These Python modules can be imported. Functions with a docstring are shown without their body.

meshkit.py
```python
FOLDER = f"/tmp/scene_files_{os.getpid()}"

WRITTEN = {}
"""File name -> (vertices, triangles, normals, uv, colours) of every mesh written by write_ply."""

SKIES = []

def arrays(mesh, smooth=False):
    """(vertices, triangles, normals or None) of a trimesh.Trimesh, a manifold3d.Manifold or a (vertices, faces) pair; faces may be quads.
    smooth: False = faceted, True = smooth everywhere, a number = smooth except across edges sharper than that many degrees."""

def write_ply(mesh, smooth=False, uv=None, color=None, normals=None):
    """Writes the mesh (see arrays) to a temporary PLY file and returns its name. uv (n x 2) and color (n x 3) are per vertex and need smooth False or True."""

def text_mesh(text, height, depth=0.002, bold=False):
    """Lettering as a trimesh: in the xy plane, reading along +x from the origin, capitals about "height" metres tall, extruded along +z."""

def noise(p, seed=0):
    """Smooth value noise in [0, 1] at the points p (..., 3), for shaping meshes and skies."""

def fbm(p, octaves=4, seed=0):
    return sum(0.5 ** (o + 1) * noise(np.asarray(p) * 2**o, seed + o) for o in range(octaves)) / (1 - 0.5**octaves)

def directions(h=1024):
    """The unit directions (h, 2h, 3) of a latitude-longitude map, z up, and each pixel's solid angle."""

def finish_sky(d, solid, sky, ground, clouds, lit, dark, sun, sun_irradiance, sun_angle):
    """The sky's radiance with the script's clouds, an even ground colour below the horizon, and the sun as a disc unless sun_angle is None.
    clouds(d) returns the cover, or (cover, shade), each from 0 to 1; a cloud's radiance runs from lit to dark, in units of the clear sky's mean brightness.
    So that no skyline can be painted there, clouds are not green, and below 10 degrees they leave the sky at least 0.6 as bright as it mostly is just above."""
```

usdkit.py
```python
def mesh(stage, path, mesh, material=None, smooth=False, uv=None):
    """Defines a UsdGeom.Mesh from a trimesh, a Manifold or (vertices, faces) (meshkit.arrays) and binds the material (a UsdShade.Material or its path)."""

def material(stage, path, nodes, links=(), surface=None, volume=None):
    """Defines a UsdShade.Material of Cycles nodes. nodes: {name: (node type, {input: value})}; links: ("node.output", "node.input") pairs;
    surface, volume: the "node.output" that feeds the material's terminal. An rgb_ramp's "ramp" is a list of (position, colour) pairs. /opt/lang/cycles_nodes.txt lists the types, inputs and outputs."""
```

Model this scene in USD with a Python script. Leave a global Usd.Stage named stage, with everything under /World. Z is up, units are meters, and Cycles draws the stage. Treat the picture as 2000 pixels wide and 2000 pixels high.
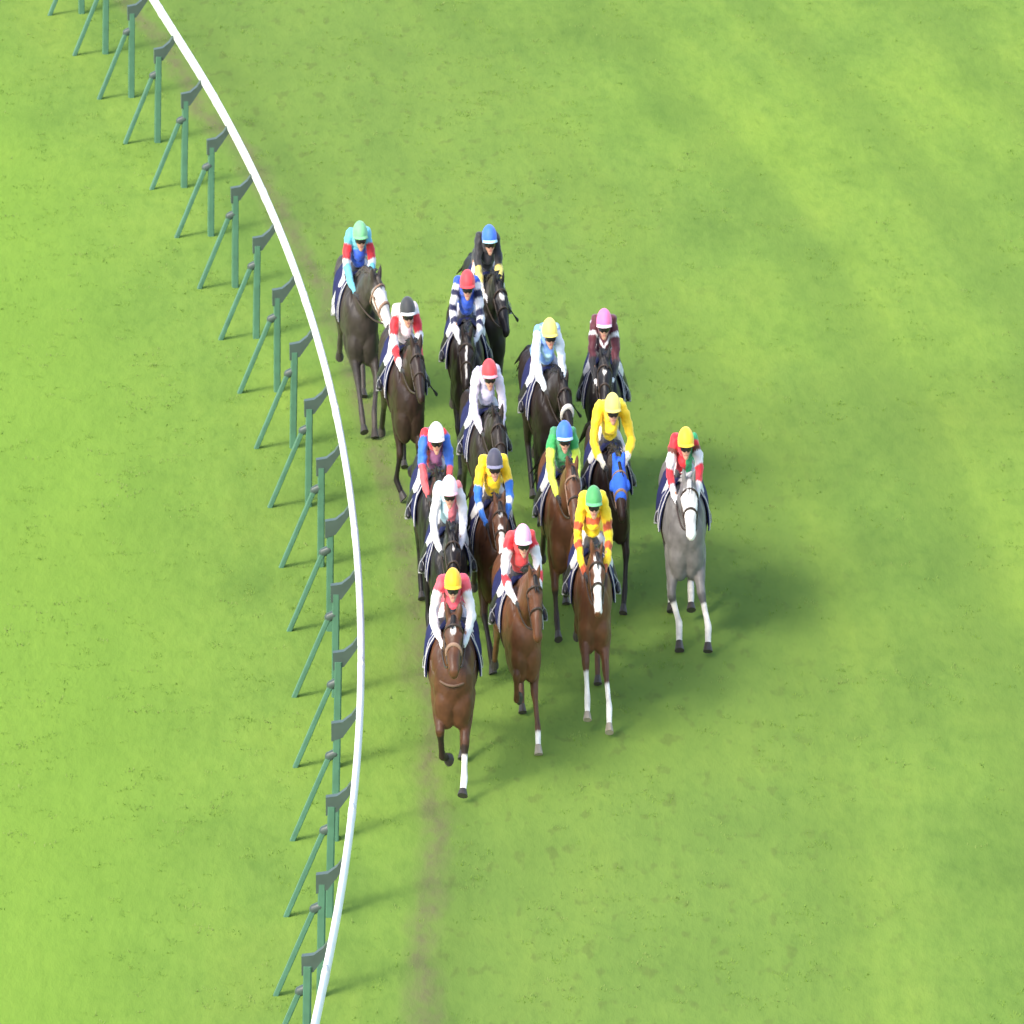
import math
import numpy as np
import trimesh
import manifold3d
from manifold3d import Manifold
import usdkit
import meshkit
from pxr import Usd, UsdGeom, UsdLux, UsdShade, Gf, Sdf, Vt

# ------------------------------------------------------------------ camera, sky, sun, exposure
stage = Usd.Stage.CreateInMemory()
UsdGeom.SetStageUpAxis(stage, "Z")
UsdGeom.SetStageMetersPerUnit(stage, 1.0)
UsdGeom.Xform.Define(stage, "/World")
UsdGeom.Scope.Define(stage, "/World/Looks")

FOCAL_PX, TILT, CAM_H = 17000.0, math.radians(18.0), 34.9        # a long lens on a patrol tower
EXPOSURE = 1.42
SUN_AZ, SUN_EL = math.atan2(-0.72, -0.70), math.radians(45.0)      # behind the camera's left shoulder
SUN_INT, SUN_ANGLE, SKY_STRENGTH = 0.18, 10.0, 0.15

cam = UsdGeom.Camera.Define(stage, "/World/camera")
cam.CreateHorizontalApertureAttr(36.0)
cam.CreateFocalLengthAttr(36.0 * FOCAL_PX / 2000.0)
cam.CreateClippingRangeAttr(Gf.Vec2f(1.0, 3000.0))
cam.CreateExposureAttr(EXPOSURE)
cam.CreateFStopAttr(16.0)            # the footage is a little soft all over: focus sits short of the field
cam.CreateFocusDistanceAttr(60.0)
cam.AddTranslateOp().Set(Gf.Vec3d(0, 0, CAM_H))
cam.AddRotateXOp().Set(90.0 - math.degrees(TILT))

dome = UsdLux.DomeLight.Define(stage, "/World/sky")
sky_mat = usdkit.material(stage, "/World/Looks/sky", {
    "t": ("sky_texture", {"sky_type": "single_scattering", "sun_disc": False, "sun_elevation": SUN_EL, "sun_rotation": SUN_AZ,
                          "aerosol_density": 3.0}),
    "b": ("background_shader", {"strength": SKY_STRENGTH})}, [("t.color", "b.color")], surface="b.background")
UsdShade.MaterialBindingAPI.Apply(dome.GetPrim()).Bind(sky_mat)
dome.GetPrim().SetCustomDataByKey("kind", "structure")

sun = UsdLux.DistantLight.Define(stage, "/World/sun")
sun.CreateIntensityAttr(SUN_INT)
sun.CreateAngleAttr(SUN_ANGLE)
sun.CreateNormalizeAttr(True)
sun.CreateColorAttr(Gf.Vec3f(1.0, 0.95, 0.86))
sun.AddRotateZOp().Set(-math.degrees(SUN_AZ))
sun.AddRotateXOp().Set(-(90.0 - math.degrees(SUN_EL)))

# the footage shows the place drawn tall: one stretch for the whole world (width, length, height)
KX, KY, KZ = 0.8, 1.07, 1.28
K = np.array([KX, KY, KZ])
RNG = np.random.default_rng(7)


# ------------------------------------------------------------------ helpers
def pixel_to_plane(px, py, z):
    u, v = (px - 1000) / FOCAL_PX, (1000 - py) / FOCAL_PX
    d = np.array([u, math.cos(TILT) + v * math.sin(TILT), -math.sin(TILT) + v * math.cos(TILT)])
    return d * ((z - CAM_H) / d[2]) + np.array([0, 0, CAM_H])


USED = {}


def numbered(parent, name):
    key = (str(parent), name)
    n = USED.get(key, 0)
    USED[key] = n + 1
    return f"{parent}/{name}" if n == 0 else f"{parent}/{name}_{n:03d}"


def obj(name, mesh, mat, parent="/World", smooth=True, color=None, label=None):
    path = numbered(parent, name)
    m = usdkit.mesh(stage, path, mesh, f"/World/Looks/{mat}", smooth)
    if color is not None:
        UsdGeom.PrimvarsAPI(m).CreatePrimvar("paint", Sdf.ValueTypeNames.Color3fArray, "vertex").Set(
            Vt.Vec3fArray.FromNumpy(np.asarray(color, np.float32)))
    if label:
        m.GetPrim().SetCustomDataByKey("label", label)
    return path


def tag(path, label=None, category=None, group=None, kind=None):
    p = stage.GetPrimAtPath(path)
    for k, v in (("label", label), ("category", category), ("group", group), ("kind", kind)):
        if v:
            p.SetCustomDataByKey(k, v)
    return path


def thing(name, loc, label, category, group=None):
    path = numbered("/World", name)
    x = UsdGeom.Xform.Define(stage, path)
    x.AddTranslateOp().Set(Gf.Vec3d(*map(float, loc)))
    return tag(path, label, category, group)


SPH = trimesh.creation.icosphere(2).vertices
SPH1 = trimesh.creation.icosphere(1).vertices


def H(x, f, z):
    """A point in a horse's own space: x to its left, f forward, z up (the animal faces -y)."""
    return np.array([x, -f, z], float)


def ball(p, r, s=SPH):
    r = np.asarray(r, float)
    return p + s * r


def hull(*parts):
    return Manifold.hull_points(np.vstack(parts))


def union(parts):
    return Manifold.batch_boolean(parts, manifold3d.OpType.Add)


def skin(m, edge, iters=10):
    m = m.simplify(0.003).refine_to_length(edge)
    t = m.to_mesh()
    mesh = trimesh.Trimesh(t.vert_properties[:, :3], t.tri_verts, process=True)
    trimesh.smoothing.filter_taubin(mesh, lamb=0.5, nu=0.53, iterations=iters)
    return mesh


def tube(points, r, sides=6, closed=False, squash=None):
    """A swept tube as (vertices, quads-as-triangles)."""
    p = np.asarray(points, float)
    n = len(p)
    t = (np.roll(p, -1, 0) - np.roll(p, 1, 0)) if closed else np.gradient(p, axis=0)
    t /= np.linalg.norm(t, axis=1, keepdims=True) + 1e-12
    ref = np.array([0, 0, 1.0]) if abs(t[:, 2]).mean() < 0.8 else np.array([1.0, 0, 0])
    a = np.cross(t, ref)
    a /= np.linalg.norm(a, axis=1, keepdims=True) + 1e-12
    b = np.cross(t, a)
    r = np.broadcast_to(r, (n,))
    ang = np.arange(sides) * 2 * np.pi / sides
    sq = squash if squash is not None else (1, 1)
    v = p[:, None] + r[:, None, None] * (np.cos(ang)[None, :, None] * a[:, None] * sq[0] + np.sin(ang)[None, :, None] * b[:, None] * sq[1])
    f = []
    for i in range(n if closed else n - 1):
        j = (i + 1) % n
        for k in range(sides):
            l = (k + 1) % sides
            f += [(i * sides + k, j * sides + k, j * sides + l), (i * sides + k, j * sides + l, i * sides + l)]
    v = v.reshape(-1, 3)
    if not closed:
        c0, c1 = len(v), len(v) + 1
        v = np.vstack([v, p[0], p[-1]])
        for k in range(sides):
            l = (k + 1) % sides
            f += [(c0, k, l), (c1, (n - 1) * sides + l, (n - 1) * sides + k)]
    m = trimesh.Trimesh(v, np.array(f), process=False)
    trimesh.repair.fix_normals(m)
    return m


def cat(ms):
    return trimesh.util.concatenate(ms)


def lerp(a, b, t):
    return np.asarray(a, float) * (1 - t) + np.asarray(b, float) * t


# ------------------------------------------------------------------ materials
def painted(name, rough, spec=0.3, sheen=0.0, grain=0.12, scale=20.0, bump=0.0, bump_scale=60.0):
    """Colour from the mesh's own markings, broken up by a little grain."""
    nodes = {"a": ("attribute", {"attribute": "paint"}), "g": ("texture_coordinate", {}),
             "n": ("noise_texture", {"scale": scale, "detail": 3.0}),
             "r": ("map_range", {"from_min": 0.3, "from_max": 0.7, "to_min": 1 - grain, "to_max": 1 + grain, "clamp": True}),
             "c": ("combine_xyz", {}), "m": ("mix_color", {"blend_type": "multiply", "fac": 1.0, "use_clamp": False}),
             "p": ("principled_bsdf", {"roughness": rough, "specular_ior_level": spec, "sheen_weight": sheen})}
    links = [("g.object", "n.vector"), ("n.fac", "r.value"), ("r.result", "c.x"), ("r.result", "c.y"), ("r.result", "c.z"),
             ("a.color", "m.a"), ("c.vector", "m.b"), ("m.result", "p.base_color")]
    if bump:
        nodes["n2"] = ("noise_texture", {"scale": bump_scale, "detail": 2.0})
        nodes["b"] = ("bump", {"strength": bump, "distance": 0.01})
        links += [("g.object", "n2.vector"), ("n2.fac", "b.height"), ("b.normal", "p.normal")]
    usdkit.material(stage, f"/World/Looks/{name}", nodes, links, surface="p.BSDF")


def plain(name, col, rough=0.5, spec=0.4, grain=0.12, scale=14.0, metal=0.0):
    lo, hi = [c * (1 - grain) for c in col], [c * (1 + grain) for c in col]
    usdkit.material(stage, f"/World/Looks/{name}", {
        "g": ("texture_coordinate", {}), "n": ("noise_texture", {"scale": scale, "detail": 4.0}),
        "r": ("rgb_ramp", {"ramp": [(0.3, lo), (0.7, hi)]}),
        "p": ("principled_bsdf", {"roughness": rough, "specular_ior_level": spec, "metallic": metal})},
        [("g.object", "n.vector"), ("n.fac", "r.fac"), ("r.color", "p.base_color")], surface="p.BSDF")


painted("coat", 0.42, 0.32, 0.0, 0.28, 7.0, 0.3, 26.0)
painted("silk", 0.55, 0.3, 0.15, 0.07, 16.0, 0.25, 26.0)
painted("skin", 0.55, 0.3, 0.0, 0.08, 40.0)
plain("leather", (0.03, 0.02, 0.014), 0.45)
plain("tan_strap", (0.22, 0.14, 0.095), 0.7)
plain("brown_strap", (0.10, 0.06, 0.038), 0.6)
plain("pale_fleece", (0.62, 0.58, 0.5), 0.9, 0.1, 0.15, 60.0)
plain("saddle_leather", (0.02, 0.018, 0.018), 0.5)
plain("cloth_navy", (0.016, 0.019, 0.072), 0.8, 0.2, 0.3, 12.0)
plain("cloth_white", (0.48, 0.48, 0.49), 0.8, 0.2, 0.06, 12.0)
plain("hoof_dark", (0.035, 0.03, 0.026), 0.5)
plain("hoof_pale", (0.28, 0.24, 0.18), 0.5)
plain("boot_black", (0.016, 0.015, 0.017), 0.3, 0.5)
plain("boot_white", (0.6, 0.6, 0.58), 0.4, 0.5)
plain("stirrup_grey", (0.35, 0.35, 0.36), 0.35, 0.5)
plain("goggles", (0.012, 0.010, 0.009), 0.15, 0.6)
plain("hood_blue", (0.035, 0.13, 0.62), 0.8, 0.2)
plain("rail_white", (0.70, 0.71, 0.70), 0.35, 0.5, 0.07, 3.0)
plain("rail_joint", (0.58, 0.59, 0.58), 0.45, 0.4, 0.08, 8.0)
plain("post_green", (0.048, 0.122, 0.074), 0.4, 0.5, 0.12, 6.0)
plain("bracket_green", (0.036, 0.056, 0.046), 0.4, 0.5, 0.12, 6.0)
plain("stick_black", (0.015, 0.015, 0.015), 0.4)

# ------------------------------------------------------------------ the rail's line and the turf
RAIL_Z = 1.63
RAIL_PX = [(371, 114), (416, 186), (497, 336), (538, 435), (580, 538), (621, 673), (655, 797), (678, 921), (694, 1035),
           (704, 1170), (705, 1294), (699, 1449), (685, 1605), (663, 1760), (638, 1896)]
RP = np.array([pixel_to_plane(a, b, RAIL_Z) for a, b in RAIL_PX])
_A = np.c_[2 * RP[:, :2], np.ones(len(RP))]
_s = np.linalg.lstsq(_A, (RP[:, :2] ** 2).sum(1), rcond=None)[0]
BEND_C, BEND_R = _s[:2], math.sqrt(_s[2] + _s[0] ** 2 + _s[1] ** 2)     # the bend's centre and radius
_poly = np.polyfit(RP[:, 1], RP[:, 0], 4)
Y_LO, Y_HI = RP[:, 1].min(), RP[:, 1].max()


def rail_xy(y):
    yc = np.clip(y, Y_LO, Y_HI)
    x = np.polyval(_poly, yc)
    return x + np.polyval(np.polyder(_poly), yc) * (y - yc)


def turf_material():
    cx, cy = BEND_C
    n = {
        "geo": ("geometry", {}),
        "off": ("vector_math", {"math_type": "subtract", "vector2": (cx, cy, 0.0)}),
        "flat": ("vector_math", {"math_type": "multiply", "vector2": (1.0, 1.0, 0.0)}),
        "len": ("vector_math", {"math_type": "length"}),
        "dist": ("math", {"math_type": "subtract", "value2": BEND_R}),
        # soft patches at several sizes
        "n_big": ("noise_texture", {"scale": 0.11, "detail": 3.0, "roughness": 0.55}),
        "squeeze": ("mapping", {"mapping_type": "point", "scale": (1.0, 0.36, 1.0)}),
        "n_mid": ("noise_texture", {"scale": 0.75, "detail": 4.0, "roughness": 0.6}),
        "n_fine": ("noise_texture", {"scale": 5.5, "detail": 5.0, "roughness": 0.65}),
        "n_dig": ("noise_texture", {"scale": 5.0, "detail": 2.0, "roughness": 0.5}),
        "sep": ("separate_xyz", {}), "st_x": ("math", {"math_type": "multiply", "value2": 0.62}), "st_y": ("math", {"math_type": "multiply", "value2": 0.022}), "streak": ("combine_xyz", {"z": 3.0}),
        "n_streak": ("noise_texture", {"scale": 1.0, "detail": 4.0, "roughness": 0.6}),
        "c_big": ("rgb_ramp", {"ramp": [(0.34, (0.116, 0.190, 0.034)), (0.5, (0.128, 0.212, 0.037)), (0.66, (0.143, 0.232, 0.037))]}),
        "c_mid": ("rgb_ramp", {"ramp": [(0.3, (0.79, 0.83, 0.86)), (0.5, (1.0, 1.0, 1.0)), (0.7, (1.12, 1.06, 1.04))]}),
        "c_fine": ("rgb_ramp", {"ramp": [(0.3, (0.86, 0.89, 0.90)), (0.5, (1.0, 1.0, 1.0)), (0.72, (1.10, 1.06, 1.10))]}),
        "c_streak": ("rgb_ramp", {"ramp": [(0.30, (0.84, 0.88, 0.92)), (0.5, (0.98, 0.985, 1.0)), (0.68, (1.12, 1.08, 1.02))]}),
        "m1": ("mix_color", {"blend_type": "multiply", "fac": 1.0, "use_clamp": False}),
        "m2": ("mix_color", {"blend_type": "multiply", "fac": 1.0, "use_clamp": False}),
        "m3": ("mix_color", {"blend_type": "multiply", "fac": 1.0, "use_clamp": False}),
        # cut-up turf: small dark divots, thickest where the field has run
        "dig_r": ("map_range", {"range_type": "smoothstep", "from_min": 0.57, "from_max": 0.70, "to_min": 0.0, "to_max": 1.0}),
        "zone_a": ("map_range", {"range_type": "smoothstep", "from_min": 0.2, "from_max": 1.2, "to_min": 0.0, "to_max": 1.0}),
        "zone_b": ("map_range", {"range_type": "smoothstep", "from_min": 4.0, "from_max": 7.5, "to_min": 1.0, "to_max": 0.12}),
        "zone": ("math", {"math_type": "multiply"}),
        "dig": ("math", {"math_type": "multiply"}),
        "dig_f": ("math", {"math_type": "multiply", "value2": 0.34}),
        "m_dig": ("mix_color", {"blend_type": "mix", "a": (0, 0, 0), "b": (0.072, 0.085, 0.026), "use_clamp": False}),
        "lane_f": ("math", {"math_type": "multiply", "value2": 0.42}),
        "lane": ("mix_color", {"blend_type": "mix", "b": (0.112, 0.176, 0.040), "use_clamp": False}),
        # the worn line beside the rail
        "wob": ("math", {"math_type": "multiply_add", "value2": 0.9, "value3": -0.45}),
        "dw": ("math", {"math_type": "add"}),
        "w_in": ("map_range", {"range_type": "smoothstep", "from_min": 0.50, "from_max": 0.85, "to_min": 0.0, "to_max": 1.0}),
        "w_out": ("map_range", {"range_type": "smoothstep", "from_min": 0.85, "from_max": 1.15, "to_min": 1.0, "to_max": 0.0}),
        "w": ("math", {"math_type": "multiply"}),
        "w_n": ("map_range", {"from_min": 0.3, "from_max": 0.66, "to_min": 0.2, "to_max": 1.0, "clamp": True}),
        "w_y": ("map_range", {"range_type": "smoothstep", "from_min": 100.0, "from_max": 128.0, "to_min": 0.95, "to_max": 1.0}), "w_g": ("math", {"math_type": "multiply"}),
        "w_f": ("math", {"math_type": "multiply"}),
        "m_w": ("mix_color", {"blend_type": "mix", "b": (0.118, 0.120, 0.054), "use_clamp": False}),
        # mowing bands that follow the bend, on the outer half of the course
        "dwob": ("math", {"math_type": "multiply_add", "value2": 0.5}),
        "band_s": ("math", {"math_type": "multiply", "value2": 2.5}),
        "band": ("math", {"math_type": "sine"}),
        "band_r": ("map_range", {"range_type": "smoothstep", "from_min": 0.0, "from_max": 0.95, "to_min": 0.0, "to_max": 0.34}),
        "band_z": ("map_range", {"range_type": "smoothstep", "from_min": 3.0, "from_max": 7.0, "to_min": 0.0, "to_max": 1.0}),
        "band_f": ("math", {"math_type": "multiply"}),
        "m_b": ("mix_color", {"blend_type": "mix", "b": (0.088, 0.152, 0.030), "use_clamp": False}),
        "inn": ("map_range", {"range_type": "smoothstep", "from_min": -3.6, "from_max": -0.4, "to_min": 0.6, "to_max": 0.0}),
        "m_in": ("mix_color", {"blend_type": "mix", "b": (0.142, 0.248, 0.031), "use_clamp": False}),
        "bh": ("math", {"math_type": "add"}),
        "bump": ("bump", {"strength": 0.35, "distance": 0.06}),
        "p": ("principled_bsdf", {"roughness": 0.95, "specular_ior_level": 0.04}),
    }
    l = [("geo.position", "off.vector1"), ("off.vector", "flat.vector1"), ("flat.vector", "len.vector1"), ("len.value", "dist.value1"),
         ("geo.position", "n_big.vector"), ("geo.position", "squeeze.vector"), ("squeeze.vector", "n_mid.vector"), ("squeeze.vector", "n_fine.vector"),
         ("squeeze.vector", "n_dig.vector"), ("geo.position", "sep.vector"), ("dist.value", "st_x.value1"), ("sep.y", "st_y.value1"), ("st_x.value", "streak.x"), ("st_y.value", "streak.y"), ("streak.vector", "n_streak.vector"),
         ("n_big.fac", "c_big.fac"), ("n_mid.fac", "c_mid.fac"), ("n_fine.fac", "c_fine.fac"), ("n_streak.fac", "c_streak.fac"),
         ("c_big.color", "m1.a"), ("c_mid.color", "m1.b"), ("m1.result", "m2.a"), ("c_fine.color", "m2.b"), ("m2.result", "m3.a"), ("c_streak.color", "m3.b"),
         ("n_dig.fac", "dig_r.value"), ("dist.value", "zone_a.value"), ("dist.value", "zone_b.value"), ("zone_a.result", "zone.value1"), ("zone_b.result", "zone.value2"),
         ("dig_r.result", "dig.value1"), ("zone.value", "dig.value2"), ("dig.value", "dig_f.value1"),
         ("dig_f.value", "m_dig.fac"), ("zone.value", "lane_f.value1"), ("lane_f.value", "lane.fac"), ("m3.result", "lane.a"), ("lane.result", "m_dig.a"),
         ("n_mid.fac", "wob.value1"), ("wob.value", "dw.value1"), ("dist.value", "dw.value2"), ("dw.value", "w_in.value"), ("dw.value", "w_out.value"),
         ("w_in.result", "w.value1"), ("w_out.result", "w.value2"), ("n_fine.fac", "w_n.value"), ("w.value", "w_f.value1"), ("w_n.result", "w_f.value2"),
         ("sep.y", "w_y.value"), ("w_f.value", "w_g.value1"), ("w_y.result", "w_g.value2"), ("w_g.value", "m_w.fac"), ("m_dig.result", "m_w.a"),
         ("n_big.fac", "dwob.value1"), ("dist.value", "dwob.value3"), ("dwob.value", "band_s.value1"), ("band_s.value", "band.value1"), ("band.value", "band_r.value"),
         ("dist.value", "band_z.value"), ("band_r.result", "band_f.value1"), ("band_z.result", "band_f.value2"),
         ("band_f.value", "m_b.fac"), ("m_w.result", "m_b.a"), ("dist.value", "inn.value"), ("inn.result", "m_in.fac"), ("m_b.result", "m_in.a"), ("m_in.result", "p.base_color"),
         ("n_fine.fac", "bh.value1"), ("n_dig.fac", "bh.value2"), ("bh.value", "bump.height"), ("bump.normal", "p.normal")]
    usdkit.material(stage, "/World/Looks/turf", n, l, surface="p.BSDF")


turf_material()


def ground():
    # fine in view, coarse out to the horizon; one gently uneven sheet
    def axis(lo, hi, step, far):
        inner = np.arange(lo, hi + step / 2, step)
        out = np.geomspace(1.5 * step, far, 16)
        return np.concatenate([lo - out[::-1], inner, hi + out])
    xs, ys = axis(-12, 12, 0.3, 1600.0), axis(70, 200, 0.6, 1600.0)
    X, Y = np.meshgrid(xs, ys)
    P = np.stack([X, Y, 0 * X], -1)
    near = ((abs(X) < 12.1) & (Y > 69) & (Y < 201))
    Z = (meshkit.fbm(P * [0.8, 0.45, 1], 3, 5) - 0.5) * 0.05 * near
    P[..., 2] = Z
    nx, ny = len(xs), len(ys)
    i, j = np.meshgrid(np.arange(nx - 1), np.arange(ny - 1))
    a = (j * nx + i).ravel()
    f = np.c_[a, a + 1, a + nx + 1, a + nx]
    obj("turf", (P.reshape(-1, 3), f), "turf")
    tag("/World/turf", "bright green racecourse turf with worn line beside the rail", None, None, "structure")


ground()


def grass():
    rng = np.random.default_rng(5)
    usdkit.material(stage, "/World/Looks/grass_blade", {
        "o": ("object_info", {}), "geo": ("geometry", {}), "n": ("noise_texture", {"scale": 0.5, "detail": 2.0}),
        "mm": ("math", {"math_type": "multiply_add", "value2": 0.55, "value3": 0.0}),
        "r": ("rgb_ramp", {"ramp": [(0.1, (0.112, 0.190, 0.032)), (0.45, (0.130, 0.220, 0.035)), (0.8, (0.146, 0.240, 0.036)), (1.0, (0.17, 0.23, 0.06))]}),
        "d": ("principled_bsdf", {"roughness": 0.7, "specular_ior_level": 0.2}), "t": ("translucent_bsdf", {}), "x": ("mix_closure", {"fac": 0.3})},
        [("geo.position", "n.vector"), ("o.random", "mm.value1"), ("n.fac", "mm.value3"), ("mm.value", "r.fac"), ("r.color", "d.base_color"), ("r.color", "t.color"), ("d.BSDF", "x.closure1"), ("t.BSDF", "x.closure2")],
        surface="x.closure")
    holder = UsdGeom.PointInstancer.Define(stage, "/World/grass")
    UsdGeom.Scope.Define(stage, "/World/grass/tufts")
    for k in range(3):
        vs, fs = [], []
        for b in range(9):
            a, l = rng.uniform(0, 6.28), rng.uniform(.02, .045)
            root = np.array([rng.normal(0, .05), rng.normal(0, .06), -.01])
            out = np.array([math.cos(a), math.sin(a), 0]) * l * rng.uniform(.2, .7)
            w = np.array([-math.sin(a), math.cos(a), 0]) * .006
            n = len(vs)
            vs += [root - w, root + w, root + out * .5 + [0, 0, l * .65] + w * .7, root + out * .5 + [0, 0, l * .65] - w * .7, root + out + [0, 0, l]]
            fs += [(n, n + 1, n + 2), (n, n + 2, n + 3), (n + 3, n + 2, n + 4)]
        usdkit.mesh(stage, f"/World/grass/tufts/tuft_{k:03d}", trimesh.Trimesh(np.array(vs), np.array(fs), process=False), "/World/Looks/grass_blade", smooth=True)
    holder.CreatePrototypesRel().SetTargets([f"/World/grass/tufts/tuft_{k:03d}" for k in range(3)])
    n = 20000
    P = np.c_[rng.uniform(-9.5, 9.5, n), rng.uniform(80, 152, n), np.zeros(n)]
    P = P[abs(P[:, 0]) < 1.0 + P[:, 1] * .0605]
    d = np.hypot(P[:, 0] - BEND_C[0], P[:, 1] - BEND_C[1]) - BEND_R
    P = P[meshkit.fbm(P * [2.6, 1.1, 1], 3, 9) + rng.uniform(-.16, .16, len(P)) - .12 * (d > 6.0) > .52]
    P[:, 2] = (meshkit.fbm(np.c_[P[:, :2] * [0.8, 0.45], np.zeros(len(P))], 3, 5) - .5) * .05
    ang, sc = rng.uniform(0, np.pi, len(P)), rng.uniform(.6, 1.25, len(P))
    holder.CreatePositionsAttr(Vt.Vec3fArray.FromNumpy(P.astype(np.float32)))
    holder.CreateProtoIndicesAttr(Vt.IntArray.FromNumpy(rng.integers(0, 3, len(P)).astype(np.int32)))
    holder.CreateOrientationsAttr([Gf.Quath(float(math.cos(a)), 0, 0, float(math.sin(a))) for a in ang])
    holder.CreateScalesAttr(Vt.Vec3fArray.FromNumpy(np.repeat(sc[:, None], 3, 1).astype(np.float32)))
    tag("/World/grass", "short grass blades growing over the racecourse turf", "grass", None, "stuff")


grass()


# ------------------------------------------------------------------ the running rail
def rail():
    ys = np.arange(Y_LO - 8, Y_HI + 12, 0.6)
    root = thing("running_rail", (float(rail_xy(ys[0])), ys[0], 0), "curving white running rail on slanted grey-green posts beside the pack", "railing")
    base = np.array([float(rail_xy(ys[0])), ys[0], 0])
    line = np.c_[rail_xy(ys), ys, np.full(len(ys), RAIL_Z)] - base
    obj("rail", tube(line, 0.056, 14, squash=(0.76, 1.7)), "rail_white", root)
    for yj in np.arange(Y_LO - 5.2, Y_HI + 10, 5.04):      # sleeves where the rail's lengths meet
        seg = np.linspace(yj - .09, yj + .09, 4)
        obj("sleeve", tube(np.c_[rail_xy(seg), seg, np.full(4, RAIL_Z)] - base, 0.0605, 14, squash=(0.76, 1.7)), "rail_joint", root)
    y0, step = pixel_to_plane(697.6, 1243.5, RAIL_Z)[1], 2.52
    for k in range(-9, 17):
        y = y0 + k * step
        if not ys[2] < y < ys[-3]:
            continue
        x = float(rail_xy(y))
        dx = float(rail_xy(y + 0.1) - rail_xy(y - 0.1)) / 0.2
        t = np.array([-dx, -1, 0]) / math.hypot(dx, 1)                      # along the rail, towards the camera
        n = np.array([t[1], -t[0], 0]) if np.array([t[1], -t[0]])[0] < 0 else np.array([-t[1], t[0], 0])
        o = np.array([x, y, 0]) - base
        up = np.array([0, 0, 1.0])

        def beam(p, q, w, h, side):
            d = (q - p) / np.linalg.norm(q - p)
            s = side - d * (side @ d)
            s /= np.linalg.norm(s)
            b = np.cross(d, s)
            pts = []
            for c in (p, q):
                for (i, j, g) in ((1, .7, 1), (.7, 1, 1), (-.7, 1, 1), (-1, .7, 1), (-1, -.7, 1), (-.7, -1, 1), (.7, -1, 1), (1, -.7, 1)):
                    pts.append(c + s * i * w / 2 + b * j * h / 2)
            return Manifold.hull_points(np.array(pts))
        top = o + n * 0.27 + up * (RAIL_Z - 0.30)
        foot = o + n * 0.30 - up * 0.02
        jitter = RNG.normal(0, 0.008, 2)
        foot, top = foot + n * jitter[0], top + t * jitter[1] * 1.5
        post = obj("post", beam(foot, top, 0.088, 0.11, n), "post_green", root, smooth=25)
        # gooseneck bracket: a deep web at the post that thins and rises to the rail
        def slab(q0, h0, h1, q1, g0, g1):      # a flat plate, set across the rail
            pts = [o + n * q + up * (RAIL_Z - h) + t * e for q, h in ((q0, h0), (q0, h1), (q1, g0), (q1, g1)) for e in (-.045, .045)]
            return Manifold.hull_points(np.array(pts))
        br = union([slab(.335, .19, .41, .20, .17, .36), slab(.205, .172, .362, .09, .08, .20), slab(.095, .078, .205, .0, -.06, .07)])
        obj("bracket", br, "bracket_green", post, smooth=40)
        obj("brace", beam(o + n * 0.80 - up * 0.02, o + n * 0.36 + up * (RAIL_Z - 0.60), 0.058, 0.085, n), "post_green", post, smooth=25)
        # the shoe that ties brace to post
        obj("clamp", hull(ball(o + n * 0.37 + up * (RAIL_Z - 0.61), (.045, .05, .06), SPH1), ball(o + n * 0.29 + up * (RAIL_Z - 0.57), (.045, .055, .06), SPH1)),
            "bracket_green", post, smooth=40)


rail()

# ------------------------------------------------------------------ horses
TRUNK = [(.38, 1.07, .250, .22, .33), (.04, 1.12, .295, .30, .42), (-.34, 1.18, .310, .30, .375), (-.70, 1.24, .285, .30, .31), (-1.04, 1.26, .270, .29, .28)]


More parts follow.
